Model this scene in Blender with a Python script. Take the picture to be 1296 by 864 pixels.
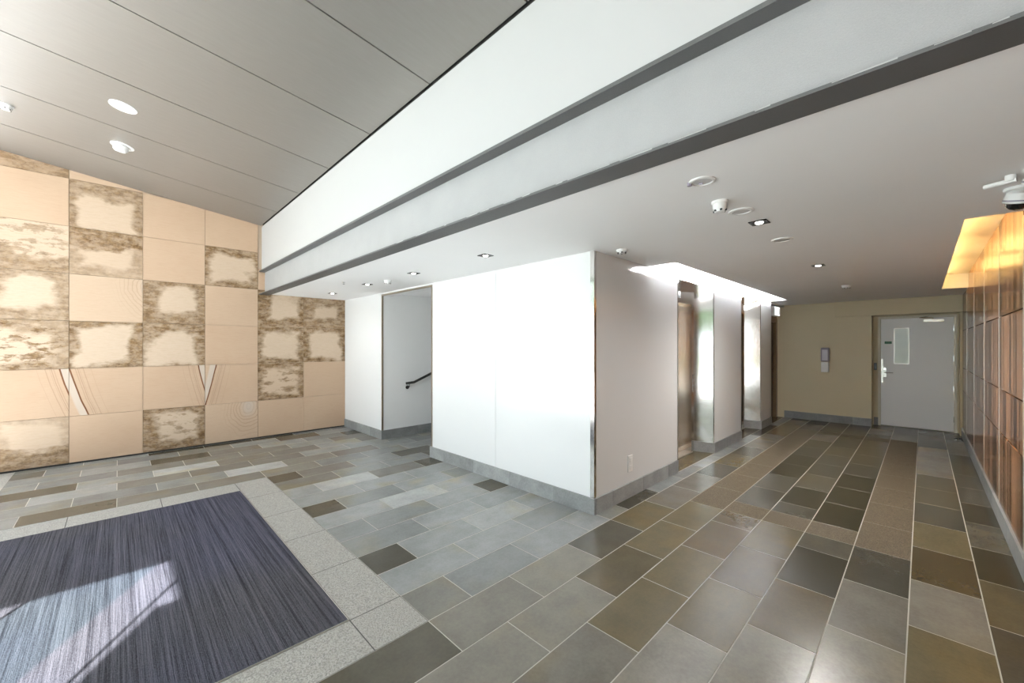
import bpy, bmesh, math, random
from mathutils import Vector, Matrix
random.seed(7)
for o in list(bpy.data.objects): bpy.data.objects.remove(o)
sc = bpy.context.scene
C = sc.collection

# ---------------------------------------------------------------- camera
F = 508.9; TH = math.atan2(520.0, F); EYE = 1.53
cam = bpy.data.cameras.new('camera'); cam.sensor_width = 36; cam.lens = F*36/1296
cam.shift_y = 5.3/1296; cam.clip_start = 0.02
co = bpy.data.objects.new('camera', cam); C.objects.link(co)
co.location = (0, 0, EYE); co.rotation_euler = (math.pi/2, 0, TH)
sc.camera = co
# ---------------------------------------------------------------- sky, sun, exposure
SKY = 2.35; SUN = 22.0; EXPO = 0.85
w = bpy.data.worlds.new('sky'); sc.world = w; w.use_nodes = True
bg = w.node_tree.nodes['Background']; bg.inputs[0].default_value = (0.88, 0.95, 1.0, 1); bg.inputs[1].default_value = SKY
sl = bpy.data.lights.new('sun', 'SUN'); sl.energy = SUN; sl.angle = 0.009; sl.color = (1, 0.99, 0.975)
so = bpy.data.objects.new('sun', sl); C.objects.link(so); so.location = (6, -8, 9)
so.rotation_euler = Vector((-.849*.7071, .528*.7071, -.7071)).to_track_quat('-Z', 'Y').to_euler()
sc.view_settings.view_transform = 'Standard'; sc.view_settings.look = 'None'
sc.view_settings.gamma = 1; sc.view_settings.use_curve_mapping = False
sc.view_settings.exposure = EXPO

# ---------------------------------------------------------------- helpers
def tag(o, label=None, cat=None, group=None, kind=None):
    if label: o['label'] = label
    if cat: o['category'] = cat
    if group: o['group'] = group
    if kind: o['kind'] = kind
    return o
def empty(name, loc=(0, 0, 0), rz=0):
    o = bpy.data.objects.new(name, None); C.objects.link(o); o.location = loc; o.rotation_euler = (0, 0, rz)
    o.empty_display_size = 0.05
    return o
def link(name, me, parent=None, loc=None, rot=None):
    o = bpy.data.objects.new(name, me); C.objects.link(o)
    if parent: o.parent = parent
    if loc: o.location = loc
    if rot: o.rotation_euler = rot
    return o
class MB:
    def __init__(s): s.bm = bmesh.new()
    def box(s, a, b, bev=0):
        x0, x1 = sorted((a[0], b[0])); y0, y1 = sorted((a[1], b[1])); z0, z1 = sorted((a[2], b[2]))
        v = [s.bm.verts.new(p) for p in ((x0,y0,z0),(x1,y0,z0),(x1,y1,z0),(x0,y1,z0),(x0,y0,z1),(x1,y0,z1),(x1,y1,z1),(x0,y1,z1))]
        fs = [s.bm.faces.new([v[i] for i in q]) for q in ((3,2,1,0),(4,5,6,7),(0,1,5,4),(1,2,6,5),(2,3,7,6),(3,0,4,7))]
        if bev:
            es = list({e for f in fs for e in f.edges})
            bmesh.ops.bevel(s.bm, geom=es, offset=bev, segments=2, affect='EDGES', profile=.5)
        return s
    def poly(s, pts):   # convex closed prism between two point rings
        a, b = pts
        A = [s.bm.verts.new(p) for p in a]; B = [s.bm.verts.new(p) for p in b]; n = len(A)
        s.bm.faces.new(A[::-1]); s.bm.faces.new(B)
        for i in range(n): s.bm.faces.new((A[i], A[(i+1) % n], B[(i+1) % n], B[i]))
        return s
    def lathe(s, prof, seg=32, mat=Matrix()):
        rings = []
        for r, z in prof:
            if r < 1e-6: rings.append([s.bm.verts.new(mat @ Vector((0, 0, z)))])
            else: rings.append([s.bm.verts.new(mat @ Vector((r*math.cos(2*math.pi*i/seg), r*math.sin(2*math.pi*i/seg), z))) for i in range(seg)])
        for a, b in zip(rings, rings[1:]):
            for i in range(seg):
                j = (i+1) % seg
                if len(a) == 1 and len(b) == 1: continue
                if len(a) == 1: s.bm.faces.new((a[0], b[j], b[i]))
                elif len(b) == 1: s.bm.faces.new((a[i], a[j], b[0]))
                else: s.bm.faces.new((a[i], a[j], b[j], b[i]))
        return s
    def tube(s, pts, r, seg=12):
        pts = [Vector(p) for p in pts]; rings = []
        for i, p in enumerate(pts):
            t = (pts[min(i+1, len(pts)-1)] - pts[max(i-1, 0)]).normalized()
            up = Vector((0, 0, 1)) if abs(t.z) < .95 else Vector((1, 0, 0))
            a = t.cross(up).normalized(); b = t.cross(a).normalized()
            rings.append([s.bm.verts.new(p + r*(math.cos(2*math.pi*k/seg)*a + math.sin(2*math.pi*k/seg)*b)) for k in range(seg)])
        for A, B in zip(rings, rings[1:]):
            for k in range(seg): s.bm.faces.new((A[k], A[(k+1) % seg], B[(k+1) % seg], B[k]))
        s.bm.faces.new(rings[0][::-1]); s.bm.faces.new(rings[-1])
        return s
    def mesh(s, name, m, smooth=False):
        bmesh.ops.recalc_face_normals(s.bm, faces=s.bm.faces)
        me = bpy.data.meshes.new(name); s.bm.to_mesh(me); s.bm.free()
        if m: me.materials.append(m)
        if smooth:
            me.shade_smooth() if hasattr(me, 'shade_smooth') else None
            try: me.set_sharp_from_angle(angle=math.radians(35))
            except Exception: pass
        return me
    def build(s, name, m, parent=None, smooth=False, loc=None, rot=None):
        return link(name, s.mesh(name, m, smooth), parent, loc, rot)
def box(name, a, b, m, parent=None, bev=0):
    """box object with its origin at its own centre of base"""
    c = Vector(((a[0]+b[0])/2, (a[1]+b[1])/2, min(a[2], b[2])))
    return MB().box(Vector(a)-c, Vector(b)-c, bev).build(name, m, parent, loc=c)
def boxes(name, lst, m, parent=None, bev=0):
    mb = MB()
    for a, b in lst: mb.box(a, b, bev)
    return mb.build(name, m, parent)
def struct(o): return tag(o, kind='structure')

# ---------------------------------------------------------------- materials
class NT:
    def __init__(s, name):
        s.m = bpy.data.materials.new(name); s.m.use_nodes = True; s.t = s.m.node_tree; s.n = s.t.nodes
        s.b = s.n['Principled BSDF']
    def put(s, sock, v):
        if isinstance(v, bpy.types.NodeSocket): s.t.links.new(v, sock)
        elif isinstance(v, (tuple, list)): sock.default_value = tuple(v)+((1,) if len(v) == 3 and len(sock.default_value) == 4 else ())
        else: sock.default_value = v
    def math(s, op, a, b=0.0, c=None, clamp=False):
        n = s.n.new('ShaderNodeMath'); n.operation = op; n.use_clamp = clamp
        s.put(n.inputs[0], a); s.put(n.inputs[1], b)
        if c is not None: s.put(n.inputs[2], c)
        return n.outputs[0]
    def vmath(s, op, a, b):
        n = s.n.new('ShaderNodeVectorMath'); n.operation = op; s.put(n.inputs[0], a); s.put(n.inputs[1], b)
        return n.outputs[0]
    def coord(s, kind='Object'): return s.n.new('ShaderNodeTexCoord').outputs[kind]
    def pos(s): return s.n.new('ShaderNodeNewGeometry').outputs['Position']
    def sep(s, v):
        n = s.n.new('ShaderNodeSeparateXYZ'); s.put(n.inputs[0], v); return n.outputs
    def rand(s): return s.n.new('ShaderNodeObjectInfo').outputs['Random']
    def attr(s, name):
        n = s.n.new('ShaderNodeAttribute'); n.attribute_type = 'OBJECT'; n.attribute_name = name; return n.outputs['Fac']
    def noise(s, v, scale, detail=3, rough=.55, wv=None, dist=0):
        n = s.n.new('ShaderNodeTexNoise'); n.noise_dimensions = '4D'
        s.put(n.inputs['Vector'], v); n.inputs['Scale'].default_value = scale; n.inputs['Detail'].default_value = detail
        n.inputs['Roughness'].default_value = rough; n.inputs['Distortion'].default_value = dist
        if wv is not None: s.put(n.inputs['W'], wv)
        return n.outputs['Fac']
    def scale(s, v, sx, sy, sz): return s.vmath('MULTIPLY', v, (sx, sy, sz))
    def smooth(s, x, a, b):
        n = s.n.new('ShaderNodeMapRange'); n.interpolation_type = 'SMOOTHSTEP'; s.put(n.inputs['Value'], x)
        s.put(n.inputs['From Min'], a); s.put(n.inputs['From Max'], b); return n.outputs[0]
    def mix(s, f, a, b, mode='MIX'):
        n = s.n.new('ShaderNodeMix'); n.data_type = 'RGBA'; n.blend_type = mode
        s.put(n.inputs[0], f); s.put(n.inputs[6], a); s.put(n.inputs[7], b); return n.outputs[2]
    def bump(s, h, strength=.3, dist=.01):
        n = s.n.new('ShaderNodeBump'); n.inputs['Strength'].default_value = strength; n.inputs['Distance'].default_value = dist
        s.put(n.inputs['Height'], h); s.t.links.new(n.outputs[0], s.b.inputs['Normal'])
    def out(s, col=None, rough=None, metal=None, spec=None, **kw):
        for k, v in (('Base Color', col), ('Roughness', rough), ('Metallic', metal), ('Specular IOR Level', spec)):
            if v is not None: s.put(s.b.inputs[k], v)
        for k, v in kw.items(): s.put(s.b.inputs[k], v)
        return s.m
def plain(name, col, rough=.5, metal=0, spec=.5, var=.06, scale=6, **kw):
    t = NT(name); n = t.noise(t.coord(), scale, 4, wv=t.rand())
    c = t.mix(n, tuple(x*(1-var) for x in col), tuple(min(1, x*(1+var)) for x in col))
    return t.out(c, rough, metal, spec, **kw)
def emit(name, col, strength):
    t = NT(name); return t.out((.8, .8, .8), .5, **{'Emission Color': col, 'Emission Strength': strength})

def stone(name, col, var=.2, rough=.27, tint=(1.1, 1.0, .8), spec=.36):
    t = NT(name); r = t.math('MULTIPLY', t.rand(), 37.0); p = t.coord()
    a = t.noise(p, 5, 5, .6, r); b = t.noise(p, 60, 3, .6, r); c2 = t.noise(t.scale(p, 1, .35, 1), 14, 5, .65, r)
    f = t.math('ADD', t.math('MULTIPLY', a, .55), t.math('ADD', t.math('MULTIPLY', b, .35), t.math('MULTIPLY', c2, .25)))
    f = t.smooth(f, .34, .78)
    col1 = t.mix(f, tuple(x*(1-var) for x in col), tuple(min(1, x*(1+var)) for x in col))
    warm = t.smooth(t.noise(p, 2.2, 2, .5, t.math('ADD', r, 5)), .5, .75)
    col2 = t.mix(warm, col1, t.mix(1.0, col1, tint, 'MULTIPLY'))
    br = t.math('ADD', .8, t.math('MULTIPLY', t.rand(), .4))
    n = t.n.new('ShaderNodeHueSaturation'); t.put(n.inputs['Color'], col2); t.put(n.inputs['Value'], br)
    t.bump(b, .06, .002)
    return t.out(n.outputs[0], rough, spec=spec)
T_GREY = stone('tile_grey', (.225, .233, .232)); T_LIGHT = stone('tile_light', (.34, .35, .345))
T_OLIVE = stone('tile_olive', (.10, .082, .044)); T_BROWN = stone('tile_brown', (.082, .060, .028))
T_MID = stone('tile_mid', (.165, .16, .142)); T_WARM = stone('tile_warm_grey', (.17, .158, .132)); T_DARK = stone('tile_dark', (.034, .029, .016)); T_DKGREY = stone('tile_dark_grey', (.07, .064, .047))
def granite(name, c1, c2, c3):
    t = NT(name); p = t.coord(); r = t.math('MULTIPLY', t.rand(), 37.0)
    a = t.smooth(t.noise(p, 130, 3, .7, r), .38, .62); b = t.smooth(t.noise(p, 28, 4, .6, r), .4, .7)
    c = t.mix(a, c1, c2); c = t.mix(t.math('MULTIPLY', b, .55), c, c3)
    t.bump(a, .5, .006)
    return t.out(c, .62, spec=.35)
M_GRAN = granite('granite_grey', (.25, .24, .225), (.50, .485, .45), (.38, .36, .32))
M_GRAN_DIM = granite('granite_brown', (.062, .047, .027), (.175, .138, .085), (.095, .071, .039))  # same granite, with the corridor's dim warm light put into its colour
M_GROUT = plain('grout', (.42, .40, .35), .8)
M_SKIRT = stone('skirting_stone', (.27, .278, .278), .25, .4, (1, 1, .97))
M_WGLASS = plain('white_glass', (.75, .76, .77), .15, var=.005)
M_WPAINT = plain('white_paint', (.82, .82, .82), .55, var=.01)
M_CEIL = plain('ceiling_paint', (.89, .89, .89), .6, var=.03, scale=1.2)
M_BEAMW = None
M_BEIGE = plain('beige_paint', (.68, .60, .42), .6, var=.03, scale=2)
M_DOORW = plain('door_white', (.88, .88, .89), .3, var=.01)
M_CREAM = plain('frame_cream', (.74, .70, .60), .4, var=.02)
M_BRONZE = plain('bronze_trim', (.36, .31, .24), .3, .7)
M_CHROME = plain('chrome', (.72, .71, .69), .12, 1)
M_BLACK = plain('black_plastic', (.012, .012, .013), .3)
M_RUB = plain('black_rail', (.02, .019, .018), .35)
M_DARKM = plain('dark_gap', (.03, .028, .026), .7)
M_PLAS = plain('white_plastic', (.80, .80, .79), .35, var=.01)
M_GREYP = plain('grey_plastic', (.30, .27, .33), .3)
M_ALU = plain('aluminium', (.62, .60, .55), .3, .8)
M_GREEN = plain('sign_green', (.02, .16, .08), .4)
M_TIMB = plain('door_timber', (.085, .05, .028), .35, var=.25)
M_TIMBF = plain('frame_timber', (.24, .16, .09), .4, var=.2)
M_DOME = plain('black_dome', (.008, .008, .009), .04)
M_SOFF = plain('soffit_paint', (.76, .75, .72), .6)
def f_beam(name, c, gl=1.0):
    t = NT(name); p = t.pos(); a = t.noise(p, 240, 2, .6); b = t.noise(t.scale(p, 3, 1, 3), 1.2, 4, .6)
    f = t.math('ADD', t.math('MULTIPLY', a, .5), t.math('MULTIPLY', b, .5))
    t.bump(a, .3, .004)
    return t.out(t.mix(f, tuple(x*.8 for x in c), tuple(min(1, x*1.2) for x in c)), .55)
M_BEAM = f_beam('beam_paint', (.33, .33, .33)); M_FLANGE = f_beam('flange_dark_grey', (.10, .10, .10))  # flanges get a much darker grey than the web
def f_steel(name, col, rough):
    t = NT(name); p = t.pos(); a = t.noise(t.scale(p, 60, 60, 1.2), 6, 3, .6)
    c = t.mix(a, tuple(x*.88 for x in col), col); t.bump(a, .04, .002)
    return t.out(c, t.math('ADD', rough-.05, t.math('MULTIPLY', a, .1)), 1)
M_STEEL = f_steel('brushed_steel', (.78, .76, .74), .11)
M_STEELD = f_steel('brushed_steel_veneer_tint', (.74, .66, .56), .13)  # door steel with the veneer wall's warm reflection put into its colour
def f_metalceil():
    t = NT('metal_ceiling'); p = t.pos(); r = t.rand()
    a = t.noise(t.scale(p, 1, .12, 1), 40, 3, .5); c = t.mix(a, (.262, .246, .228), (.298, .281, .263))
    return t.out(c, .42, .55, .5)
M_MCEIL = f_metalceil()
def f_wood():
    t = NT('striped_veneer'); p = t.pos(); r = t.math('MULTIPLY', t.rand(), 3.0)
    a = t.smooth(t.noise(t.scale(p, 1, 9, .12), 1.2, 1, .5, r), .38, .62); b = t.noise(t.scale(p, 1, 30, .5), 2.0, 4, .6, r); g = t.noise(t.scale(p, 1, 120, 3), 3, 2, .6, r)
    f = t.math('ADD', t.math('MULTIPLY', a, .6), t.math('ADD', t.math('MULTIPLY', b, .3), t.math('MULTIPLY', g, .12)))
    f = t.smooth(f, .2, .85)
    c = t.mix(f, (.06, .025, .009), (.42, .205, .095))
    return t.out(c, .22, spec=.35, **{'Coat Weight': .15, 'Coat Roughness': .1})
M_WOOD = f_wood()
def f_carpet():
    t = NT('striped_carpet'); p = t.pos()
    a = t.noise(t.scale(p, .25, 26, 1), 1.6, 3, .7); b = t.noise(t.scale(p, 1.2, 60, 1), 1.5, 2, .6); g = t.noise(p, 190, 2, .6)
    big = t.noise(p, .8, 2, .5)
    f = t.math('ADD', t.math('MULTIPLY', a, .5), t.math('ADD', t.math('MULTIPLY', b, .3), t.math('MULTIPLY', g, .45)))
    f = t.smooth(f, .42, .82)
    c = t.mix(f, (.016, .0155, .021), (.13, .126, .143)); c = t.mix(t.smooth(big, .35, .7), c, t.mix(1.0, c, (.92, .95, 1.15), 'MULTIPLY'))
    t.bump(t.math('ADD', t.math('MULTIPLY', g, .6), b), .8, .012)
    return t.out(c, .95, spec=.1)
M_CARPET = f_carpet()
def f_sand():
    t = NT('sandstone'); p = t.coord(); s = t.sep(p); y, z = s[1], s[2]; r = t.math('MULTIPLY', t.rand(), 61.0)
    n1 = t.noise(p, 2.6, 3, .5, r); n2 = t.noise(t.scale(p, 1, .7, 1.6), 7, 7, .68, t.math('ADD', r, 11)); n3 = t.noise(p, 22, 5, .7, r)
    n4 = t.noise(t.scale(p, 1, .6, 1.3), 13, 6, .7, t.math('ADD', r, 3))
    nc = t.math('SUBTRACT', n1, .5)
    rr = t.rand(); r5 = t.math('FRACT', t.math('MULTIPLY', rr, 17.3)); r6 = t.math('FRACT', t.math('MULTIPLY', rr, 41.7))
    u = t.math('DIVIDE', t.math('ABSOLUTE', t.math('ADD', y, t.math('MULTIPLY', t.math('SUBTRACT', r5, .5), .14))), t.math('ADD', .31, t.math('MULTIPLY', r6, .07)))
    v = t.math('DIVIDE', t.math('ABSOLUTE', t.math('ADD', z, t.math('MULTIPLY', t.math('SUBTRACT', r6, .5), .14))), t.math('ADD', .27, t.math('MULTIPLY', r5, .07)))
    m = t.math('ADD', t.math('MAXIMUM', u, v), t.math('ADD', t.math('MULTIPLY', nc, 1.1), t.math('MULTIPLY', t.math('SUBTRACT', n2, .5), .6)))
    edge = t.math('MULTIPLY', t.smooth(m, .56, .84), t.attr('edge'))
    gr = t.attr('grad')
    gg = t.math('ADD', t.math('MULTIPLY', t.math('DIVIDE', z, .307), gr), t.math('ADD', t.math('MULTIPLY', nc, 1.2), t.math('MULTIPLY', t.math('SUBTRACT', n2, .5), .6)))
    grad = t.math('MULTIPLY', t.smooth(gg, .12, .32), t.math('ABSOLUTE', gr))
    blot = t.math('MULTIPLY', t.smooth(n2, .49, .57), t.attr('blotch'))
    mask = t.math('MAXIMUM', edge, t.math('MAXIMUM', grad, blot))
    mask = t.math('MULTIPLY', mask, t.math('ADD', .45, t.math('MULTIPLY', t.smooth(n4, .35, .62), .55)), clamp=True)
    scol = t.mix(t.smooth(n3, .35, .65), (.125, .068, .026), (.27, .165, .075))
    grain = t.noise(t.scale(p, 1, 1.2, 14), 9, 3, .6, r)
    tan = t.mix(t.noise(p, 2, 3, .5, r), (.50, .345, .235), (.57, .425, .305)); cream = t.mix(n3, (.56, .435, .32), (.62, .50, .385))
    base = t.mix(t.attr('pale'), tan, cream)
    base = t.mix(t.math('MULTIPLY', t.smooth(grain, .45, .7), .22), base, (.43, .28, .18))
    # veins
    sl = t.attr('vslope'); s1 = t.math('SUBTRACT', t.math('SUBTRACT', y, t.attr('vx')), t.math('MULTIPLY', z, sl))
    s1 = t.math('SUBTRACT', s1, t.math('MULTIPLY', t.math('MULTIPLY', z, z), t.math('MULTIPLY', sl, -.35)))
    s1 = t.math('ADD', s1, t.math('MULTIPLY', nc, .03)); s1 = t.math('MULTIPLY', s1, t.attr('vdir'))
    def line(c, wd): return t.math('SUBTRACT', 1.0, t.smooth(t.math('ABSOLUTE', t.math('SUBTRACT', s1, c)), wd*.4, wd))
    va = t.attr('vein')
    base = t.mix(t.math('MULTIPLY', va, t.math('MULTIPLY', t.smooth(s1, -.09, -.06), t.math('SUBTRACT', 1.0, t.smooth(s1, -.01, .0)))), base, (.57, .48, .40))
    base = t.mix(t.math('MULTIPLY', va, line(.0, .011)), base, (.17, .065, .022))
    for c_, w_, k_ in ((.05, .006, .3), (.07, .005, .45), (.085, .004, .2), (.12, .006, .35), (.19, .004, .15)):
        base = t.mix(t.math('MULTIPLY', va, t.math('MULTIPLY', line(c_, w_), k_)), base, (.27, .16, .095))
    # swirl
    dy = t.math('SUBTRACT', y, t.attr('sy')); dz = t.math('SUBTRACT', z, .22)
    d = t.math('SQRT', t.math('ADD', t.math('MULTIPLY', dy, dy), t.math('MULTIPLY', t.math('MULTIPLY', dz, dz), .45)))
    ring = t.math('SINE', t.math('ADD', t.math('MULTIPLY', d, 150), t.math('MULTIPLY', n1, 30)))
    rm = t.math('MULTIPLY', t.smooth(ring, .35, 1.0), t.math('SUBTRACT', 1.0, t.smooth(d, .16, .42)))
    base = t.mix(t.math('MULTIPLY', t.attr('swirl'), t.math('MULTIPLY', rm, .38)), base, (.33, .21, .13))
    base = t.mix(t.math('MULTIPLY', t.attr('swirl'), t.math('MULTIPLY', .55, t.math('SUBTRACT', 1.0, t.smooth(d, .02, .14)))), base, (.54, .49, .45))
    c = t.mix(mask, base, scol)
    t.bump(n3, .12, .004)
    return t.out(c, .72, spec=.3)
M_SAND = f_sand()
M_SANDG = plain('sandstone_joint', (.56, .45, .34), .8)
def f_pane(name, tint):
    m = bpy.data.materials.new(name); m.use_nodes = True; nt = m.node_tree; nt.nodes.clear()
    o = nt.nodes.new('ShaderNodeOutputMaterial'); mx = nt.nodes.new('ShaderNodeMixShader')
    tr = nt.nodes.new('ShaderNodeBsdfTransparent'); tr.inputs[0].default_value = tint+(1,)
    gl = nt.nodes.new('ShaderNodeBsdfGlossy'); gl.inputs['Roughness'].default_value = .02
    lw = nt.nodes.new('ShaderNodeLayerWeight'); pw_ = nt.nodes.new('ShaderNodeMath'); pw_.operation = 'POWER'; pw_.inputs[1].default_value = 5
    fr = nt.nodes.new('ShaderNodeMath'); fr.operation = 'MULTIPLY_ADD'; fr.inputs[1].default_value = .9; fr.inputs[2].default_value = .035
    lw.inputs[0].default_value = .5; nt.links.new(lw.outputs['Facing'], pw_.inputs[0]); nt.links.new(pw_.outputs[0], fr.inputs[0])
    for a, b in ((fr.outputs[0], mx.inputs[0]), (tr.outputs[0], mx.inputs[1]), (gl.outputs[0], mx.inputs[2]), (mx.outputs[0], o.inputs[0])): nt.links.new(a, b)
    return m
M_PANE = f_pane('clear_glass', (.95, .96, .96)); M_PANET = f_pane('tinted_glass', (.74, .83, .84))

# ================================================================ SETTING
P = .311; X0 = .253; Y0 = 1.232
def XK(k): return X0-P*k
def YN(n): return Y0+P*n
XS, XW, YF, XL, ZC = -7.68, .47, 3.075, -2.08, 2.39

# ---------------------------------------------------------------- floor
floor = MB().box((XS-.1, -1.12, -.12), (XW+.1, 10.75, -.0010)).build('floor', M_GROUT); struct(floor)
_tm = {}
def tile_mesh(dx, dy, m):
    key = (round(dx, 4), round(dy, 4), m.name)
    if key not in _tm:
        g = .0030; c = .0012; a, b = dx/2-g, dy/2-g
        bm = bmesh.new()
        R = [[bm.verts.new((sx*(a-i), sy*(b-i), z)) for sx, sy in ((-1,-1),(1,-1),(1,1),(-1,1))] for i, z in ((0, -.02), (0, -.0006), (c, 0))]
        bm.faces.new(R[2])
        for q in (0, 1):
            for i in range(4): bm.faces.new((R[q][i], R[q][(i+1) % 4], R[q+1][(i+1) % 4], R[q+1][i]))
        me = bpy.data.meshes.new('tile'); bm.to_mesh(me); bm.free(); me.materials.append(m); _tm[key] = me
    return _tm[key]
def add_tile(x0, x1, y0, y1, m, name='floor_tile'):
    if x1-x0 < .02 or y1-y0 < .02: return
    link(name, tile_mesh(x1-x0, y1-y0, m), floor, ((x0+x1)/2, (y0+y1)/2, 0))
# colours read per tile (row, start joint) of the running bond; others drawn at random
KEY = {}
def K(row, **kw):
    for n, c in kw.items(): KEY[(row, int(n[1:].replace('m', '-')))] = c
g, l, o, b, d, dg = T_GREY, T_LIGHT, T_OLIVE, T_BROWN, T_DARK, T_DKGREY
K(-1, n5=dg, n7=o, n9=d, n11=dg, n13=d, n15=dg, n17=dg, n19=o)
K(0, n2=o, n4=o, n6=g, n8=b, n10=o, n12=dg, n14=o, n16=o, n18=g, n20=g)
K(1, n3=g, n5=g, n7=dg); K(2, n2=g, n4=b, n6=d, n8=dg, n10=d, n12=d, n14=d, n16=dg, n18=o, n20=o)
K(3, n1=g, n3=o, n5=b, n7=o, n9=dg, n11=d, n13=dg, n15=dg, n17=dg, n19=o); K(4, n0=g, n2=o, n4=o, n6=b, n8=b, n10=d, n12=dg, n14=d, n16=d, n18=dg)
K(5, n1=g, n3=o, n5=o, n7=o); K(6, n0=g, n2=g, n4=dg, n6=o, n8=g, n10=g, n12=dg, n14=o)
K(7, nm1=o, n1=g, n3=g, n5=g); K(8, n0=g, n2=g, n4=g); K(9, nm1=dg, n1=g, n3=l, n5=g); K(10, n0=g, n2=g, n4=g)
K(11, nm1=g, n1=g, n3=g); K(12, n0=g, n2=l, n4=g); K(13, nm1=dg, n1=g, n3=g); K(14, n0=g, n2=g); K(15, nm1=g, n1=l); K(16, n0=o, n2=g)
K(17, nm1=dg, n1=o); K(18, n0=b, nm2=o, nm4=o, nm6=dg); K(19, nm1=l, n1=b, nm3=g, nm5=g); K(20, nm2=o, nm4=b, nm6=l, n0=b)
K(21, nm3=l, nm5=g, nm1=b, n1=o); K(22, nm4=b, nm6=g, nm2=b); K(23, nm3=dg, nm5=l, nm1=o)  # pale tiles in these last rows have reflected light put into their colour
rnd = random.Random(3)
for k in range(-1, 26):
    x1 = min(XK(k), XW-.004); x0 = max(XK(k+1), XS)
    if k == -1: x1 = XW+.0
    for n in range(-8, 32):
        if (n-k) % 2: continue
        ya, yb = YN(n), YN(n+2)
        segs = [(ya, yb)]
        cuts = []
        if 7 <= k <= 17: cuts.append((YN(-9), YN(0)))            # mat and its border
        if 1 <= k <= 5: cuts.append((YN(9), YN(10)) if 2 <= k <= 4 else (YN(9), YN(25)))
        if 2 <= k <= 4: cuts.append((YN(24), YN(25)))
        if k >= 8: cuts.append((YF+.02, 99) if not (15.8 < k < 20.6) else (5.2, 99))
        if k == 7: cuts.append((YF+.02, 99))                      # handled below beside the lift wall
        cuts += [(-99, -.895), (10.47, 99)]
        for ca, cb in cuts:
            ns = []
            for s_ in segs:
                if cb <= s_[0] or ca >= s_[1]: ns.append(s_); continue
                if ca > s_[0]: ns.append((s_[0], ca))
                if cb < s_[1]: ns.append((cb, s_[1]))
            segs = ns
        m = KEY.get((k, n))
        if m is None: m = rnd.choice([g, g, g, o, dg] if k > 6 else [g, o, o, dg, b] if k > 0 else [o, dg, g])
        if k >= 7 and m in (o, b): m = T_MID
        elif k < 7 and m is g: m = T_WARM  # lobby daylight and warm corridor light put into the tile tones by row
        for s_ in segs: add_tile(x0, x1, s_[0], s_[1], m)
        if k == 7 and yb > YF:                                    # half row along the lift wall
            s0, s1 = max(ya, YF+.02), min(yb, 10.2)
            if s1 > s0: add_tile(XL+.005, x1, s0, s1, m)
        if k == 0 or k == -1 or k == 2 or k == 1: pass
# floor inside the lift recesses
for ya, yb in ((4.84, 6.07), (7.28, 8.43), (9.14, 10.17)): add_tile(-2.34, XL+.005, ya, yb, T_OLIVE)
# granite frame in the corridor
for n in range(9, 25, 2):
    add_tile(XK(6), XK(5), YN(n), YN(n+2), M_GRAN_DIM, 'granite_slab')
    add_tile(XK(2), XK(1), YN(n), YN(n+2), M_GRAN_DIM, 'granite_slab')
for k in (2, 3, 4):
    add_tile(XK(k+1), XK(k), YN(9), YN(10), M_GRAN_DIM, 'granite_slab')
    add_tile(XK(k+1), XK(k), YN(24), YN(25), M_GRAN_DIM, 'granite_slab')
# granite border round the mat
for k in range(8, 17, 2): add_tile(XK(min(k+2, 18)), XK(k), YN(-1), YN(0), M_GRAN, 'granite_slab')
add_tile(XK(8), XK(7), YN(-1), YN(0), M_GRAN, 'granite_slab')
for n in (-3, -5, -7):
    y0 = max(YN(n), -.895)
    add_tile(XK(18), XK(17), y0, YN(n+2), M_GRAN, 'granite_slab'); add_tile(XK(8), XK(7), y0, YN(n+2), M_GRAN, 'granite_slab')
add_tile(XK(18), XK(18)+.001, 0, .1, M_GRAN, 'granite_slab')
# pale threshold strip under the glazing
for k in range(0, 26, 2): add_tile(max(XK(k+2), XS), XK(k), -1.115, -.895, M_GRAN, 'threshold_slab')
for a, b_ in (((XK(18), -.895, -.012), (XK(17), YN(0), -.0006)), ((XK(8), -.895, -.012), (XK(7), YN(0), -.0006)), ((XK(17), YN(-1), -.012), (XK(8), YN(0), -.0006))): box('joint_bed', a, b_, plain('dark_grout', (.09, .085, .08), .8), floor)
# mat
mat_o = box('entrance_mat', (XK(17)+.006, -.888, -.0005), (XK(8)-.006, YN(-1)-.006, .004), M_CARPET)
tag(mat_o, 'dark purple-grey striped entrance mat set in a pale granite border', 'mat')
mt = MB(); zt = .0045
for a, b_ in (((XK(8)-.006, -.888, -.0005), (XK(8)-.0025, YN(-1)-.0025, zt)), ((XK(17)+.0025, YN(-1)-.006, -.0005), (XK(8)-.006, YN(-1)-.0025, zt))): mt.box(a, b_)
c0 = Vector(mat_o.location); e_ = mt.build('edge_trim', M_ALU, mat_o); e_.location = -c0

# ---------------------------------------------------------------- sandstone wall (left)
wl = MB().box((XS-.3, -1.2, -.1), (XS-.022, 3.3, 4.2)).build('wall_left', M_SANDG); struct(wl)
YC = [-1.155+.7*i for i in range(7)]; YC[6] = YF+.01; ZR = [.022, .62, 1.235, 1.85, 2.457, 3.066, 3.68, 4.3]
def zceil(y): return 3.53+(1.70-y)*.127
SP = {}
def S(c, r, **kw): SP[(c, r)] = kw
S(0,0, grad=-.9, edge=.4, pale=.8); S(0,1, vein=1, vx=.345, vslope=-.28, vdir=-1); S(0,2, blotch=1, edge=.7, grad=.6, pale=1); S(0,3, edge=.75, pale=1)
S(0,4, blotch=.7, grad=-.8, pale=.8); S(0,5); S(0,6, grad=-.8, pale=.3)
S(1,0); S(1,1, vein=1, vx=-.27, vslope=-.28, vdir=1); S(1,2, edge=1, pale=1); S(1,3, swirl=.8, sy=.42, pale=.4); S(1,4, grad=1, edge=.6, pale=.7); S(1,5, edge=.85, grad=.7, pale=.8); S(1,6, pale=.2)
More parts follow.
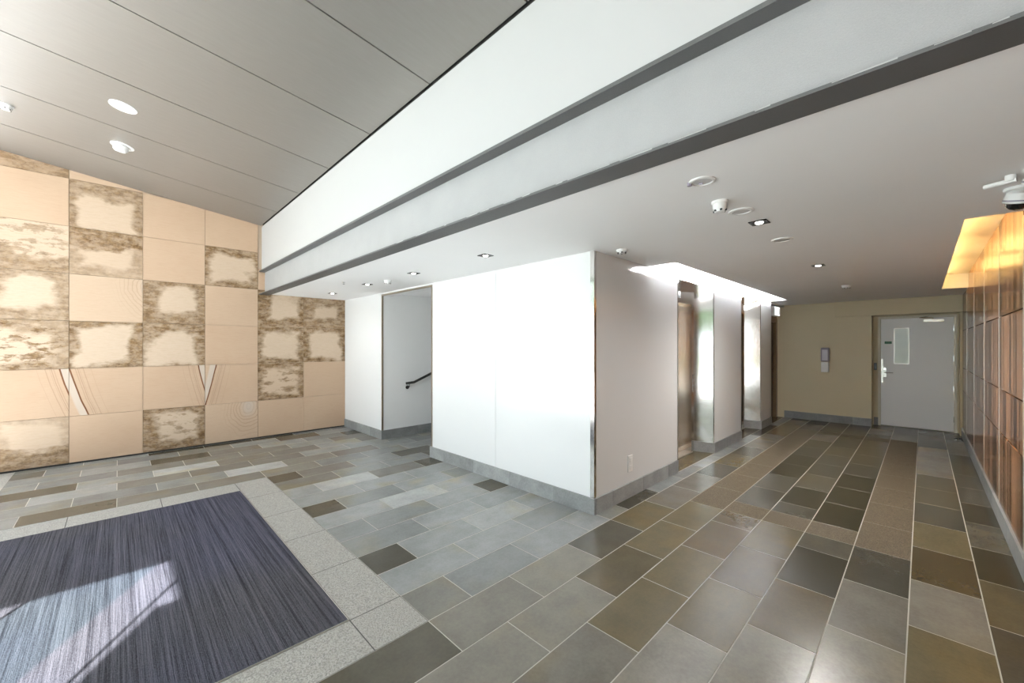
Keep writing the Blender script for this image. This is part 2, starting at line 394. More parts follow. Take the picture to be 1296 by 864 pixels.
S(2,0, edge=1, blotch=.7, pale=.9); S(2,1, vein=1, vx=.33, vslope=-.22, vdir=-1); S(2,2, edge=1, pale=1); S(2,3, edge=.95, pale=.9); S(2,4); S(2,5)
S(3,0, swirl=1, sy=.22, pale=.2); S(3,1, vein=1, vx=-.27, vslope=.22, vdir=1); S(3,2); S(3,3, pale=.15); S(3,4, edge=1, pale=.8); S(3,5)
S(4,0); S(4,1, edge=1, blotch=.9, pale=.5); S(4,2, edge=1, pale=.9); S(4,3, edge=1, pale=.9, grad=.3); S(4,4); S(4,5)
S(5,0); S(5,1); S(5,2, edge=1, pale=.9); S(5,3, edge=.9, grad=.8, pale=.8)
for c in range(6):
    for r in range(7):
        y0, y1, z0, z1 = YC[c]+.002, YC[c+1]-.002, ZR[r]+.002, ZR[r+1]-.002
        ta, tb = min(z1, zceil(y0)+.01), min(z1, zceil(y1)+.01)
        if c >= 4: ta, tb = min(z1, 2.8 if c == 4 else 2.45), min(z1, 2.8 if c == 4 else 2.45)
        if max(ta, tb)-z0 < .05: continue
        ta, tb = max(ta, z0+.01), max(tb, z0+.01)
        cy, cz = (YC[c]+YC[c+1])/2, (ZR[r]+ZR[r+1])/2
        x0, x1 = -.022, 0
        ch = .002
        mb = MB(); mb.poly(([(x0, y0-cy, z0-cz), (x0, y1-cy, z0-cz), (x0, y1-cy, tb-cz), (x0, y0-cy, ta-cz)], [(x1, y0-cy, z0-cz), (x1, y1-cy, z0-cz), (x1, y1-cy, tb-cz), (x1, y0-cy, ta-cz)]))
        p_ = mb.build('sandstone_panel', M_SAND, wl, loc=(XS, cy, cz))
        kw = dict(edge=0., grad=0., blotch=0., pale=0., vein=0., vx=0., vslope=0., vdir=1., swirl=0., sy=0.)
        kw.update(SP.get((c, r), {}))
        for a_, v_ in kw.items(): p_[a_] = float(v_)
box('shadow_gap', (XS-.022, -1.1, 0), (XS-.008, YF, .022), M_DARKM, wl)

# ---------------------------------------------------------------- front wall of the core with the stair opening
OL, OR, OH = -6.17, -4.72, 2.345
wf = boxes('wall_front', [((XS, YF+.014, 0), (OL, YF+.16, 2.42)), ((OR, YF+.014, 0), (XL-.014, YF+.16, 2.42)), ((OL, YF+.014, OH), (OR, YF+.16, 2.42))], M_WPAINT); struct(wf)
for a, b_ in ((XS+.002, OL-.022), (OR+.022, -3.414), (-3.410, XL-.042)):
    box('glass_panel', (a, YF, .147), (b_, YF+.014, ZC), M_WGLASS, wf, .0008)
box('glass_panel', (OL-.018, YF, OH+.022), (OR+.018, YF+.014, ZC), M_WGLASS, wf, .0008)
boxes('opening_trim', [((OL-.02, YF-.004, .146), (OL+.004, YF+.02, OH+.02)), ((OR-.004, YF-.004, .147), (OR+.02, YF+.02, OH+.02)), ((OL, YF-.004, OH-.004), (OR, YF+.02, OH+.02))], M_BRONZE, wf)
box('corner_trim', (XL-.04, YF-.004, .147), (XL+.003, YF+.03, ZC), M_CHROME, wf, .001)
def skirt_x(parent, x0, x1, y, joints, sgn=-1):
    xs = [x0]+[j for j in joints if x0 < j < x1]+[x1]
    for a, b_ in zip(xs, xs[1:]): box('skirting_tile', (a+.0012, y, 0), (b_-.0012, y-sgn*.029, .146), M_SKIRT, parent, .0012)
def skirt_y(parent, y0, y1, x, joints, sgn=1):
    ys = [y0]+[j for j in joints if y0 < j < y1]+[y1]
    for a, b_ in zip(ys, ys[1:]): box('skirting_tile', (x, a+.0012, 0), (x-sgn*.029, b_-.0012, .146), M_SKIRT, parent, .0012)
skirt_x(wf, XS+.002, OL+.014, YF-.015, [-7.1, -6.59]); skirt_x(wf, OR-.03, XL+.015, YF-.015, [-4.42, -3.795, -3.169, -2.548])
# stair lobby behind the opening
ws = None
for a, b_ in [((OL-.18, YF+.16, 0), (OL, 7.2, 2.9)), ((OR, YF+.16, 0), (OR+.18, 7.2, 2.9)), ((OL-.18, 7.2, 0), (OR+.18, 7.36, 2.9))]:
    q_ = MB().box(a, b_).build('wall_stair', M_WPAINT); struct(q_); ws = ws or q_
skirt_y(ws, YF+.012, 5.19, OL+.014, [3.72, 4.32, 4.92]); 
cs_ = box('ceiling_stair', (OL-.18, YF+.16, 2.40), (OR+.18, 7.36, 2.5), M_SOFF); struct(cs_)
st = empty('staircase', ((OL+OR)/2, 5.2, 0)); tag(st, 'grey stone stair flight rising behind the doorway opening', 'staircase')
for i in range(6):
    MB().box((-.70, i*.28, 0), (.70, 1.96, .165*(i+1)-.03)).build('riser', M_SKIRT, st)
    MB().box((-.70, i*.28-.012, .165*(i+1)-.03), (.70, (i+1)*.28 if i < 5 else 1.96, .165*(i+1))).build('tread', T_GREY, st)
hr = empty('handrail', (OL, 3.5, 0)); tag(hr, 'black handrail on the white wall inside the stair opening', 'handrail')
MB().tube([(.075, -.03, .895), (.075, .115, .905), (.075, .17, .925), (.075, .55, 1.075), (.075, 1.9, 1.62)], .021, 14).build('rail', M_RUB, hr, True)
for yy, zz in ((.03, .895), (1.1, 1.29)):
    MB().tube([(.003, yy, zz-.075), (.05, yy, zz-.075), (.072, yy, zz-.05), (.075, yy, zz-.015)], .008, 10).lathe([(0, .0), (.03, .0), (.03, .012), (0, .012)], 20, Matrix.Translation((0.001, yy, zz-.075)) @ Matrix.Rotation(math.pi/2, 4, 'Y')).build('bracket', M_RUB, hr, True)

# ---------------------------------------------------------------- lift wall
ZT = 2.70
secs = [(YF+.17, 4.84), (6.07, 7.28), (8.43, 9.14)]
recs = [(4.84, 6.07), (7.28, 8.43), (9.14, 10.2)]
bl = [((XL-.6, a, 0), (XL-.014, b_, ZT)) for a, b_ in secs]+[((XL-.6, YF+.16, 0), (XL-.014, YF+.17, ZT))]
bl += [((XL-.6, a, 2.357), (XL-.014, b_, ZT)) for a, b_ in recs]
bl += [((XL-.62, 4.84, 0), (XL-.47, 10.2, ZT))]
wv = [struct(MB().box(a, b_).build('wall_lift', M_WPAINT)) for a, b_ in bl]
for (a, b_), e0, q_ in zip([(YF+.032, 4.84), secs[1], secs[2]], (0, .003, .003), wv[:3]):
    box('glass_panel', (XL-.014, a+e0, .147), (XL, b_-e0, ZT), M_WGLASS, q_, .0008)
for (a, b_), q_ in zip(recs, wv[4:7]): box('glass_panel', (XL-.014, a, 2.358), (XL, b_, ZT), M_WGLASS, q_, .0008)
skirt_y(wv[0], YF+.016, 4.84, XL+.015, [3.37, 3.968, 4.57]); skirt_y(wv[1], 6.07, 7.28, XL+.015, [6.6]); skirt_y(wv[2], 8.43, 9.14, XL+.015, [8.9])
for yy, q_ in ((6.07, wv[1]), (8.43, wv[2])):   # stone return at the foot of the steel side panels
    MB().poly(tuple([(XL-.248, yy-.092, z), (XL+.0145, yy-.022, z), (XL+.0145, yy-.001, z), (XL-.248, yy-.001, z)] for z in (0, .146))).build('skirting_tile', M_SKIRT, q_)
SPL = .072
def lift(ya, yb, label):
    t = empty('lift_entrance', (XL-.25, (ya+yb)/2, 0)); tag(t, label, 'lift', 'lift entrances')
    o_ = Vector(t.location); h = (yb-ya)/2-.011
    def bx(n, a, b_, m, par=t, bev=0): 
        return MB().box(a, b_, bev).build(n, m, par)
    for s_, n in ((1, 'side_panel'), (-1, 'side_panel')):
        z0 = .147 if s_ > 0 else .0
        ring = lambda z: [(-.0, s_*(h-SPL), z), (.248, s_*(h-.006), z), (.248, s_*h, z), (-.0, s_*h, z)]
        MB().poly((ring(z0), ring(2.355))).build(n, M_STEEL, t)
        bx('edge_strip', (.242, s_*(h-.0), z0), (.2515, s_*(h-.008), 2.355), M_CHROME)
    dw = .44
    for s_ in (1, -1): bx('jamb', (-.16, s_*dw, .012), (.0, s_*(h-SPL-.001), 2.355), M_STEEL)
    hd = bx('header', (-.16, -dw, 2.12), (.0, dw, 2.355), M_STEEL)
    bx('floor_display', (.0, -.06, 2.18), (.008, .06, 2.28), M_BLACK, hd, .002)
    for s_ in (1, -1):
        bx('door_leaf', (-.13, s_*.002, .014), (-.10, s_*dw, 2.12), M_STEELD)
    bx('sill', (-.16, -dw, 0.0), (.02, dw, .012), M_ALU)
    cp = bx('call_panel', (.0, h-SPL-.052, .87), (.006, h-SPL-.012, 1.10), M_STEEL)
    bx('panel_rim', (.0, h-SPL-.057, .864), (.003, h-SPL-.007, 1.106), M_BLACK, cp)
    for zz in (.95, 1.02):
        MB().lathe([(0, 0), (.012, 0), (.011, .005), (0, .006)], 16, Matrix.Translation((.006, h-SPL-.032, zz)) @ Matrix.Rotation(math.pi/2, 4, 'Y')).build('button', M_CHROME, cp, True)
    MB().poly(tuple([(.0, -h+SPL+.002, z), (.0, h-SPL-.002, z), (.25, h-.008, z), (.25, -h+.008, z)] for z in (2.343, 2.3565))).build('top_panel', M_STEEL, t)
    return t
lift(*recs[0], 'steel lift doorway with veneer reflection tinted into its doors, beside the white glass panel with the power socket')
lift(*recs[1], 'steel lift doorway with veneer reflection tinted into its doors, between the two narrow beige-lit glass piers')
# dark timber door in the last recess
dt = empty('service_door', (XL-.12, 9.67, 0)); tag(dt, 'dark timber door in a brown frame under the exit light', 'door')
MB().box((-.1, -.40, .01), (-.06, .40, 2.03)).build('door_leaf', M_TIMB, dt)
boxes('frame', [((-.12, -.515, 0), (.0, -.40, 2.12)), ((-.12, .40, 0), (.0, .515, 2.12)), ((-.12, -.40, 2.03), (.0, .40, 2.12))], M_TIMBF, dt)
MB().box((-.12, -.515, 2.12), (-.01, .515, 2.355)).build('over_panel', M_TIMBF, dt)
MB().tube([(-.06, .33, 1.02), (-.02, .33, 1.02), (-.015, .30, 1.02), (-.015, .22, 1.02)], .009, 10).build('lever', M_CHROME, dt, True)
ex = empty('exit_light', (XL-.04, 9.66, 2.14)); tag(ex, 'white illuminated exit light box above the dark timber door', 'exit sign')
MB().box((-.06, -.20, 0), (.03, .20, .19), .006).build('housing', M_PLAS, ex)
MB().box((.03, -.19, .012), (.036, .19, .178)).build('diffuser', emit('exit_diffuser', (1, 1, 1), .9), ex)
for yy, ww in ((-.13, .03), (.03, .018), (.14, .028)): MB().box((.036, yy-ww, .03), (.0375, yy+ww, .16)).build('pictogram_bar', plain('sign_grey', (.42, .47, .46), .5), ex)

# ---------------------------------------------------------------- back wall
YB, YD = 10.2, 10.5
wb = boxes('wall_back', [((XL-.14, YB, 0), (-.68, YD+.2, 2.42)), ((-.68, YD, 0), (-.60, YD+.2, 2.42)), ((.415, YD, 0), (XW+.2, YD+.2, 2.42)), ((-.60, YD, 2.085), (.415, YD+.2, 2.42)), ((-.60, YD+.19, 0), (.415, YD+.2, 2.1))], M_BEIGE); struct(wb)
tr1 = box('trim_1', (-1.22, YB-.07, 2.10), (XW, YD, ZC), M_BEIGE, None, .002); struct(tr1)
skirt_x(wb, XL+.002, -.679, YB-.015, [-1.5, -.95]); skirt_x(wb, -.668, -.603, YD-.015, [])
d1 = empty('door_1', (-.0925, YD, 0)); struct(d1)
W = .4725
MB().box((-W, -.005, .012), (W, .04, 2.04), .002).build('door_leaf', M_DOORW, d1)
boxes('door_frame', [((-W-.04, -.02, 0), (-W-.003, .12, 2.08)), ((W+.003, -.02, 0), (W+.04, .12, 2.08)), ((-W-.003, -.02, 2.043), (W+.003, .12, 2.08))], M_CREAM, d1)
vp = MB().box((-.29, -.009, 1.19), (-.085, -.004, 1.86)).build('vision_panel_frame', M_ALU, d1)
MB().box((-.281, -.0105, 1.199), (-.094, -.008, 1.851)).build('pane', plain('frosted_pane', (.62, .68, .60), .12), vp)
MB().box((-.42, -.009, 1.565), (-.32, -.005, 1.612), .001).build('green_sign', M_GREEN, d1)
lk = MB().box((-.445, -.009, .93), (-.395, -.005, 1.12), .002).build('lock_plate', M_ALU, d1)
MB().tube([(-.42, -.009, 1.02), (-.42, -.05, 1.02), (-.405, -.058, 1.02), (-.30, -.058, 1.02)], .009, 10).build('lever', M_CHROME, lk, True)
MB().lathe([(0, 0), (.018, 0), (.016, .012), (0, .013)], 16, Matrix.Translation((-.42, -.009, 1.085)) @ Matrix.Rotation(math.pi/2, 4, 'X')).build('cylinder', M_CHROME, lk, True)
MB().box((-W+.005, -.0075, .82), (-W+.03, -.005, 1.28)).build('edge_plate', M_ALU, d1)
cl = MB().box((.10, -.055, 1.955), (.36, -.005, 2.01), .004).build('door_closer', M_ALU, d1)
MB().tube([(.22, -.04, 2.01), (.22, -.04, 2.03), (.05, -.16, 2.035), (.16, -.02, 2.06)], .008, 8).build('closer_arm', M_CHROME, cl, True)
for zz in (.23, .755, 1.30, 1.84): MB().box((W-.004, -.014, zz-.05), (W+.008, -.003, zz+.05)).build('hinge', M_CHROME, d1)
rd = box('card_reader', (-.665, YD-.022, 1.06), (-.622, YD, 1.195), M_BLACK, None, .004); tag(rd, 'small black access reader on the wall beside the white door', 'card reader')
sd = empty('sanitiser_dispenser', (-1.375, YB, 1.0)); tag(sd, 'grey and white hand sanitiser dispenser on the beige wall', 'dispenser')
MB().box((-.068, -.085, .21), (.068, 0, .49), .018).build('housing', M_GREYP, sd, True)
MB().box((-.046, -.089, .235), (.046, -.08, .45), .004).build('window', plain('pale_window', (.62, .60, .68), .15), sd)
MB().box((-.060, -.09, .0), (.060, 0, .20), .006).build('drip_tray', M_PLAS, sd)
for i, xx in enumerate((.40, .45)):
    ds = empty('door_stop', (xx-.03, 9.60+.02*i, 0)); tag(ds, 'small chrome door stop on the floor by the veneer wall', 'door stop', 'door stops by the veneer wall')
    MB().lathe([(0, 0), (.024, 0), (.024, .008), (.014, .012), (.013, .035), (0, .035)], 16).build('base', M_CHROME, ds, True)
    MB().lathe([(.013, .035), (.022, .037), (.022, .052), (.012, .056), (0, .056)], 16).build('rubber_ring', M_BLACK, ds, True)

# ---------------------------------------------------------------- veneer wall (right)
wr = MB().box((XW+.015, -2.098, -.1), (XW+.25, 10.75, 4.26)).build('wall_right', M_DARKM); struct(wr)  # unseen outer end added past the glazing to cut the sun patch's slanted edge
VJ = [10.5-1.237*i for i in range(0, 11)]; VJ = [y for y in VJ if y > -2.0]+[-2.098]
ZJ = [.147, .78, 1.155, 1.78, 2.405]
for yi, (b_, a) in enumerate(zip(VJ, VJ[1:])):
    top = 2.62 if a > 3.9 else (2.40 if a > 1.6 else 2.405)
    zs = ZJ[:-1]+[top]
    for z0, z1 in zip(zs, zs[1:]): box('veneer_panel', (XW, a+.0082, z0+.005), (XW+.015, b_-.0082, z1-.005), M_WOOD, wr, .0012)
    if b_ < 1.9:
        box('veneer_panel', (XW, a+.005, 2.415), (XW+.015, min(b_, 1.65)-.005, 3.2), M_WOOD, wr, .0012)
        box('veneer_panel', (XW, a+.005, 3.21), (XW+.015, min(b_, 1.65)-.005, 4.255), M_WOOD, wr, .0012)
    if 0 < yi: box('joint_strip', (XW-.0015, b_-.008, .147), (XW+.015, b_+.008, top), M_ALU, wr)
skirt_y(wr, -2.098, 10.45, XW-.014, [5.9-.95*i for i in range(-4, 9)][::-1], -1)
pw = box('trim_2', (XW-.03, YB+.0, 0), (XW, YD, 2.10), M_BEIGE); struct(pw)

# ---------------------------------------------------------------- low ceiling, coves
SX, RX = -1.79, .20
CY0, CY1 = 4.12, 9.06
zc1 = ZC+.03
cb = [((XS, 1.80, ZC), (SX, CY0, zc1)), ((SX, 1.80, ZC), (RX, 10.75, zc1)), ((RX, 1.80, ZC), (XW+.015, CY0, zc1)), ((RX, 8.95, ZC), (XW+.015, 10.75, zc1)),
      ((XL-.1, CY1, ZC), (SX, 10.75, zc1))]
# light slot over the lift wall: lid, outer side, ends
cb += [((XL, CY0-.02, 2.68), (-1.50, CY1+.02, 2.70)), ((-1.52, CY0-.02, zc1), (-1.50, CY1+.02, 2.70)), ((XL, CY0-.02, zc1), (-1.50, CY0, 2.70)), ((XL, CY1, zc1), (-1.50, CY1+.02, 2.70))]
# light slot over the veneer wall
cb += [((-.10, CY0-.02, 2.60), (XW+.015, 8.97, 2.62)), ((-.10, CY0-.02, zc1), (-.08, 8.97, 2.62)), ((-.10, CY0-.02, zc1), (XW+.015, CY0, 2.62)), ((-.10, 8.95, zc1), (XW+.015, 8.97, 2.62))]
ce = boxes('ceiling', cb, M_CEIL); struct(ce)
def tube_light(x, y0, y1, z, mcol, st_, label, grp):
    t = empty('cove_light', (x, (y0+y1)/2, z)); tag(t, label, 'light', grp); h = (y1-y0)/2
    MB().box((-.03, -h, -.03), (.03, h, 0)).build('batten', M_PLAS, t)
    MB().tube([(0, -h+.04, .02), (0, h-.04, .02)], .014, 8).build('tube', emit('tube_'+grp.split()[0], mcol, st_), t, True)
    for s_ in (-1, 1): MB().box((-.018, s_*h, 0), (.018, s_*(h-.04), .042)).build('holder', M_PLAS, t)
COOL, WARM = 170.0, 20.0
for i in range(4): tube_light(-1.66, CY0+.08+i*1.22, CY0+.08+i*1.22+1.16, zc1+.031, (.97, .98, 1), COOL, 'white tube light hidden in the ceiling slot over the lift wall', 'lift slot tubes')
for i in range(3): tube_light(.04, CY0+.3+i*1.5, CY0+.3+i*1.5+1.3, zc1+.031, (1, .62, .20), WARM, 'warm tube light hidden in the ceiling slot over the veneer wall', 'veneer slot tubes')

# ---------------------------------------------------------------- steel beam, upper white panel
bm_ = empty('steel_beam', (-3.6, 1.745, 2.375)); tag(bm_, 'grey painted steel beam running under the white upper panel', 'beam')
xa, xb = XS+3.6+.003, XW+3.6-.003
MB().box((xa, 0, .012), (xb, .012, .372)).build('web', M_BEAM, bm_)
MB().box((xa, -.085, .372), (xb, .085, .392)).build('flange', M_FLANGE, bm_)
bf = MB().box((xa, -.085, .0), (xb, .065, .013)).build('flange', M_FLANGE, bm_)
mb = MB(); r2 = random.Random(5)      # ragged paint bead along the lower flange
x = xa+4.6
while x < xb-.05:
    L_ = r2.uniform(.02, .16); a = r2.uniform(.001, .006)
    mb.poly(([(x, -.0865, .009), (x+L_, -.0865, .010), (x+L_, -.070, .013+a*.4), (x, -.070, .013)], [(x, -.0845, .013), (x+L_, -.0845, .013+a*.6), (x+L_, -.062, .013+a), (x, -.062, .013+a*.5)])); x += L_+r2.uniform(.0, .25)
mb.build('peeling_paint', plain('peeling_paint', (.45, .45, .45), .6), bm_)
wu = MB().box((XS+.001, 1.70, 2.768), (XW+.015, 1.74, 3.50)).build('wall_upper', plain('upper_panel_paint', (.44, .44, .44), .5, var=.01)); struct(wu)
box('shadow_gap', (XS+.001, 1.715, 3.50), (XW+.015, 1.74, 3.60), M_DARKM, wu)
# metal ceiling, sloping up towards the glazing
sl_ = (-1.3, 1.70)
def cz_(y, d=0): return 3.515+(1.70-y)*.127+d
cm = MB().poly(([(XS, sl_[0], cz_(sl_[0], .03)), (XW+.015, sl_[0], cz_(sl_[0], .03)), (XW+.015, 1.74, cz_(1.74, .03)), (XS, 1.74, cz_(1.74, .03))], [(XS, sl_[0], cz_(sl_[0], .08)), (XW+.015, sl_[0], cz_(sl_[0], .08)), (XW+.015, 1.74, cz_(1.74, .08)), (XS, 1.74, cz_(1.74, .08))])).build('ceiling_metal', M_DARKM); struct(cm)
XJ = [XS, -6.72, -5.70, -4.665, -3.635, -2.62, -1.60, -.58, XW+.01]
for a, b_ in zip(XJ, XJ[1:]):
    a += .006; b_ -= .006; cx_ = (a+b_)/2; h = (b_-a)/2; ya, yb = sl_[0]-.2, 1.688-.2
    MB().poly(([(-h, ya, cz_(ya+.2)-3.7), (h, ya, cz_(ya+.2)-3.7), (h, yb, cz_(yb+.2)-3.7), (-h, yb, cz_(yb+.2)-3.7)], [(-h, ya, cz_(ya+.2, .03)-3.7), (h, ya, cz_(ya+.2, .03)-3.7), (h, yb, cz_(yb+.2, .03)-3.7), (-h, yb, cz_(yb+.2, .03)-3.7)])).build('ceiling_panel', M_MCEIL, cm, loc=(cx_, .2, 3.7))

# ---------------------------------------------------------------- ceiling fittings
E_DL = emit('downlight_glow', (1, .97, .9), 6.0)
def downlight(x, y, label, DLW=25):
    t = empty('downlight', (x, y, ZC)); tag(t, label, 'light', 'square downlights'); s = .055
    boxes('trim', [((-s, -s, -.006), (s, -s+.012, 0)), ((-s, s-.012, -.006), (s, s, 0)), ((-s, -s, -.006), (-s+.012, s, 0)), ((s-.012, -s, -.006), (s, s, 0))], M_BLACK, t)
    MB().box((-s+.01, -s+.01, -.003), (s-.01, s-.01, 0)).build('baffle', M_BLACK, t)
    MB().lathe([(0, -.012), (.020, -.011), (.026, -.005), (.026, -.003)], 24).build('lamp', E_DL, t, True)
    sp_ = bpy.data.lights.new('downlight_beam', 'SPOT'); sp_.energy = DLW; sp_.spot_size = 2.9; sp_.spot_blend = 1.0; sp_.shadow_soft_size = .03; sp_.color = (1, .97, .92)
    lo = bpy.data.objects.new('downlight_beam', sp_); C.objects.link(lo); lo.parent = t; lo.location = (0, 0, -.045)
for (x, y), l_ in {(-.797, 3.19): 'square black downlight between the two round ceiling discs', (-.783, 5.35): 'square black downlight in the corridor ceiling before the far detector',
    (-2.915, 2.50): 'square black downlight in front of the white glass wall', (-4.22, 2.50): 'square black downlight in front of the stair opening', (-5.443, 2.49): 'square black downlight beside the small white dome detector', (-6.777, 2.51): 'square black downlight in the ceiling beside the sandstone wall'}.items(): downlight(x, y, l_, 22 if (x > -1 and y < 4) else 115 if x > -1 else 4)
def detector(x, y, label, r=.045, h=.05, m=M_PLAS, z=ZC, rx=0):
    t = empty('smoke_detector', (x, y, z)); t.rotation_euler = (rx, 0, 0); tag(t, label, 'detector')
    MB().lathe([(0, 0), (r, 0), (r, -.012), (r*.9, -.016)], 28).build('base', m, t, True)
    MB().lathe([(r*.86, -.014), (r*.84, -h*.6), (r*.6, -h*.9), (0, -h)], 28).build('cap', m, t, True)
    for k_ in range(6):
        a_ = k_*math.pi/3
        MB().box((-.006, -.003, -.006), (.006, .003, .004)).build('vent', M_BLACK, t, loc=(r*.72*math.cos(a_), r*.72*math.sin(a_), -h*.78))
detector(-.848, 2.566, 'white domed smoke detector between two round ceiling fittings', .045, .07)
detector(-.765, 7.42, 'white smoke detector on the corridor ceiling near the far door', .055, .05)
detector(-4.92, 2.528, 'white dome detector on the ceiling before the stair opening', .05, .055)
detector(-1.889, 3.228, 'flat white detector on the ceiling at the white glass corner', .05, .035)
def disc(x, y, label, r, name, mm, ring=.012, z=ZC, rx=0, sunk=.0, pin=False, eye=False, cat='speaker', grp=None):
    t = empty(name, (x, y, z)); t.rotation_euler = (rx, 0, 0); tag(t, label, cat, grp)
    MB().lathe([(r, 0), (r, -.006), (r-ring*.4, -.009), (r-ring, -.008), (r-ring, -.001), (r-ring*1.2, 0)], 40).build('rim', M_PLAS, t, True)
    MB().lathe([(0, -.004), (r-ring, -.003), (r-ring, 0)], 40).build('face', mm, t, True)
    if pin: MB().tube([(-r*.2, 0, -.006), (-r*.2, .0, -.012), (r*.05, 0, -.014)], .005, 8).build('clip', M_GREYP, t, True); MB().lathe([(0, -.02), (.012, -.018), (.012, 0)], 12, Matrix.Translation((-r*.85, -r*.35, 0))).build('catch', M_GREYP, t, True)
    if eye: MB().lathe([(0, -.075), (r*.45, -.068), (r*.62, -.05), (r*.68, -.02), (r*.7, 0)], 32, Matrix.Translation((0, -.01, 0)) @ Matrix.Rotation(.18, 4, 'Y')).build('eyeball', M_PLAS, t, True)
M_DISC = plain('disc_face', (.60, .60, .60), .6)
M_GRILLE = plain('speaker_grille', (.45, .45, .45), .6, scale=200, var=.2)
disc(-.807, 2.179, 'round white recessed fitting with a small clip in the low ceiling', .065, 'recessed_fitting', M_DISC, .016, pin=True, cat='ceiling fitting')
disc(-.812, 2.844, 'round flush ceiling disc next to the domed smoke detector', .072, 'ceiling_speaker', M_DISC, .022)
disc(-.797, 3.845, 'round flush grey-faced ceiling disc between two square downlights', .075, 'ceiling_speaker', M_GRILLE, .018)
SLOPE = -math.atan(.127)
def zs_(y): return cz_(y)-.0
E_RING = emit('flush_lamp', (1, 1, .98), .5)
disc(-5.145, .031, 'round white flush light on the grey metal ceiling', .098, 'flush_light', E_RING, .022, zs_(.031), SLOPE, cat='light')
disc(-6.163, .031, 'round white fitting with a protruding eyeball on the grey metal ceiling', .098, 'eyeball_light', M_PLAS, .02, zs_(.031), SLOPE, eye=True, cat='light')
detector(-6.127, -.766, 'small white detector on the grey metal ceiling', .05, .05, M_PLAS, zs_(-.766), SLOPE)
sp = empty('sprinkler', (-5.49, 2.182, ZC)); tag(sp, 'tiny metal fire sprinkler on the low ceiling behind the beam', 'sprinkler')
MB().lathe([(0, 0), (.022, 0), (.020, -.004), (.008, -.006), (.007, -.02), (0, -.021)], 16).build('body', M_CHROME, sp, True)
MB().lathe([(0, -.026), (.014, -.026), (.014, -.028), (0, -.028)], 16).build('deflector', M_DARKM, sp)
# security cameras
def dome_cam(x, y, z, rz, label, tilt):
    t = empty('security_camera', (x, y, ZC), rz); tag(t, label, 'camera')
    MB().lathe([(0, 0), (.055, 0), (.055, -.014), (.035, -.02), (.02, -.028), (.018, z+.02), (0, z+.02)], 28).build('mount', M_PLAS, t, True)
    R_ = Matrix.Translation((0, 0, z-.01)) @ Matrix.Rotation(tilt, 4, 'X')
    h_ = MB().lathe([(0, .045), (.03, .043), (.05, .03), (.056, .0), (.056, -.02), (.048, -.024)], 28, R_).build('housing', M_PLAS, t, True)
    MB().lathe([(.047, -.02), (.042, -.04), (.025, -.056), (0, -.061)], 24, R_).build('dome', M_DOME, t, True)
    MB().lathe([(.0565, -.004), (.0575, -.008), (.0565, -.012)], 28, R_).build('seam_ring', M_GREYP, h_, True)
dome_cam(.365, 3.50, -.05, .5, 'white security camera with black dome close to the veneer light slot', .35)
dome_cam(.395, 3.16, -.05, .5, 'white security camera with black dome beside the white rod', .35)
br = empty('camera_bracket', (.30, 3.22, ZC)); tag(br, 'white rod bracket under the ceiling pointing away from the cameras', 'bracket')
MB().tube([(-.075, .035, -.028), (.03, -.008, -.028)], .012, 12).build('rod', M_PLAS, br, True)
MB().lathe([(0, 0), (.02, 0), (.02, -.03), (0, -.03)], 16, Matrix.Translation((.01, -.0, 0))).build('foot', M_PLAS, br, True)
# power socket
sk = empty('power_socket', (XL, 3.708, .255)); tag(sk, 'white double power socket low on the white glass panel', 'socket')
MB().box((0, -.045, 0), (.010, .045, .165), .004).build('plate', M_PLAS, sk)
for zz in (.045, .118): MB().box((.010, -.024, zz-.022), (.016, .024, zz+.022), .003).build('switch', M_PLAS, sk)

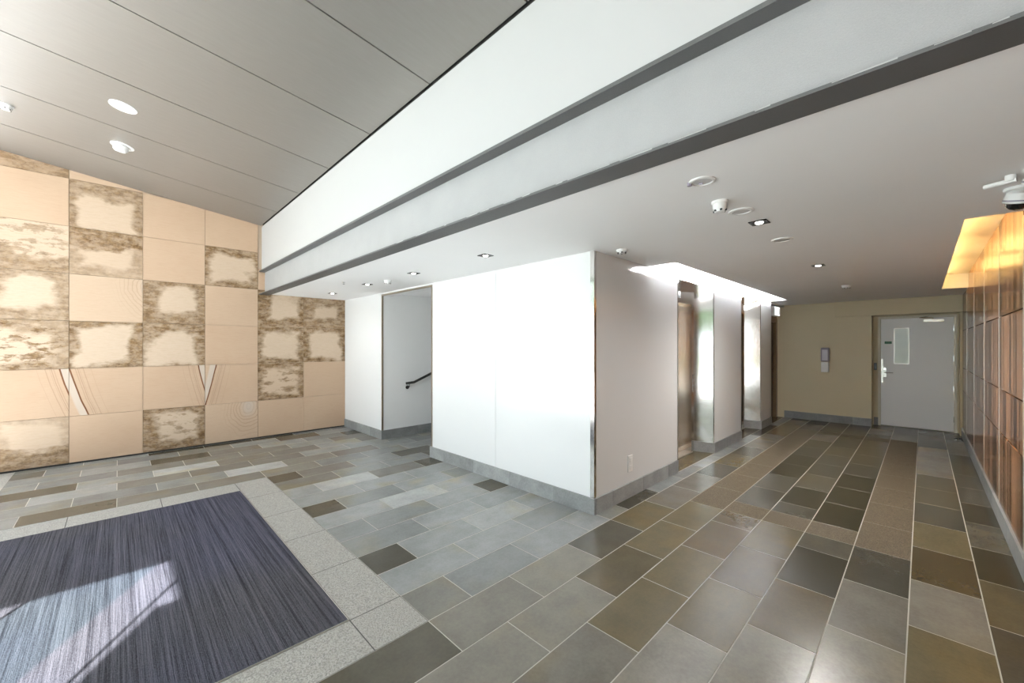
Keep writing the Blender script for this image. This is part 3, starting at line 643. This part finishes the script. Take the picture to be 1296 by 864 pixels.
# ================================================================ glazing and outdoors
gz = boxes('window_1', [((XS, -1.14, 0), (XW, -1.06, .03)), ((XS, -1.14, 3.86), (XW, -1.06, 3.96))], M_ALU); struct(gz)
mx = [XS, -6.05, -4.3, -2.594, -1.645, -1.198, XW]
for i, (a, b_) in enumerate(zip(mx, mx[1:])):
    box('pane', (a+.006, -1.106, .03), (b_-.006, -1.094, 3.86), M_PANET if i == 3 else M_PANE, gz)
for x in mx[1:-1]:
    if x != -1.645: box('glazing_joint', (x-.007, -1.108, .03), (x+.007, -1.092, 3.86), M_DARKM, gz)
rf = boxes('roof_and_sun_blocker', [((-12, -1.993, 4.26), (6, 11.4, 4.4)), ((-12, -3.6, 4.26), (-.113, -1.993, 4.4))], M_WPAINT); struct(rf)  # unseen; eave and added canopy shaped so the sun patch gets its outline
pav = box('ground_paving', (-24, -13, -.14), (20, -1.12, -.02), plain('paving', (.68, .68, .68), .7)); struct(pav)
lawn = box('ground_lawn', (-50, -40, -.16), (40, -13, -.04), plain('lawn', (.13, .17, .06), .9, var=.3, scale=3)); struct(lawn)
M_LEAF = plain('leaf', (.06, .13, .025), .7, var=.5, scale=5); M_BARK = plain('bark', (.12, .085, .06), .9, var=.3)
def tree(x, y, h, r, label):
    t = empty('garden_tree', (x, y, -.04)); tag(t, label, 'tree', 'trees on the lawn')
    MB().tube([(0, 0, 0), (.05, .03, h*.3), (-.03, 0, h*.6), (0, 0, h*.8)], .13, 10).build('trunk', M_BARK, t, True)
    bm = bmesh.new(); rr = random.Random(int(x*10))
    for q in range(9):
        c = Vector((rr.uniform(-.6, .6)*r, rr.uniform(-.6, .6)*r, h*.68+rr.uniform(-.45, .55)*r))
        v = bmesh.ops.create_icosphere(bm, subdivisions=3, radius=r*rr.uniform(.35, .6), matrix=Matrix.Translation(c))['verts']
        for p in v: p.co += (p.co-c).normalized()*rr.uniform(-.12, .12)*r
    me = bpy.data.meshes.new('crown'); bm.to_mesh(me); bm.free(); me.materials.append(M_LEAF); link('crown', me, t)
tree(-9, -18, 6.5, 2.2, 'leafy garden tree out on the lawn beyond the glazing'); tree(-3.5, -20, 7.5, 2.5, 'leafy garden tree out on the lawn beyond the glazing')
tree(2.5, -17, 6, 2.0, 'leafy garden tree out on the lawn beyond the glazing'); tree(-15, -21, 8, 2.8, 'leafy garden tree out on the lawn beyond the glazing')
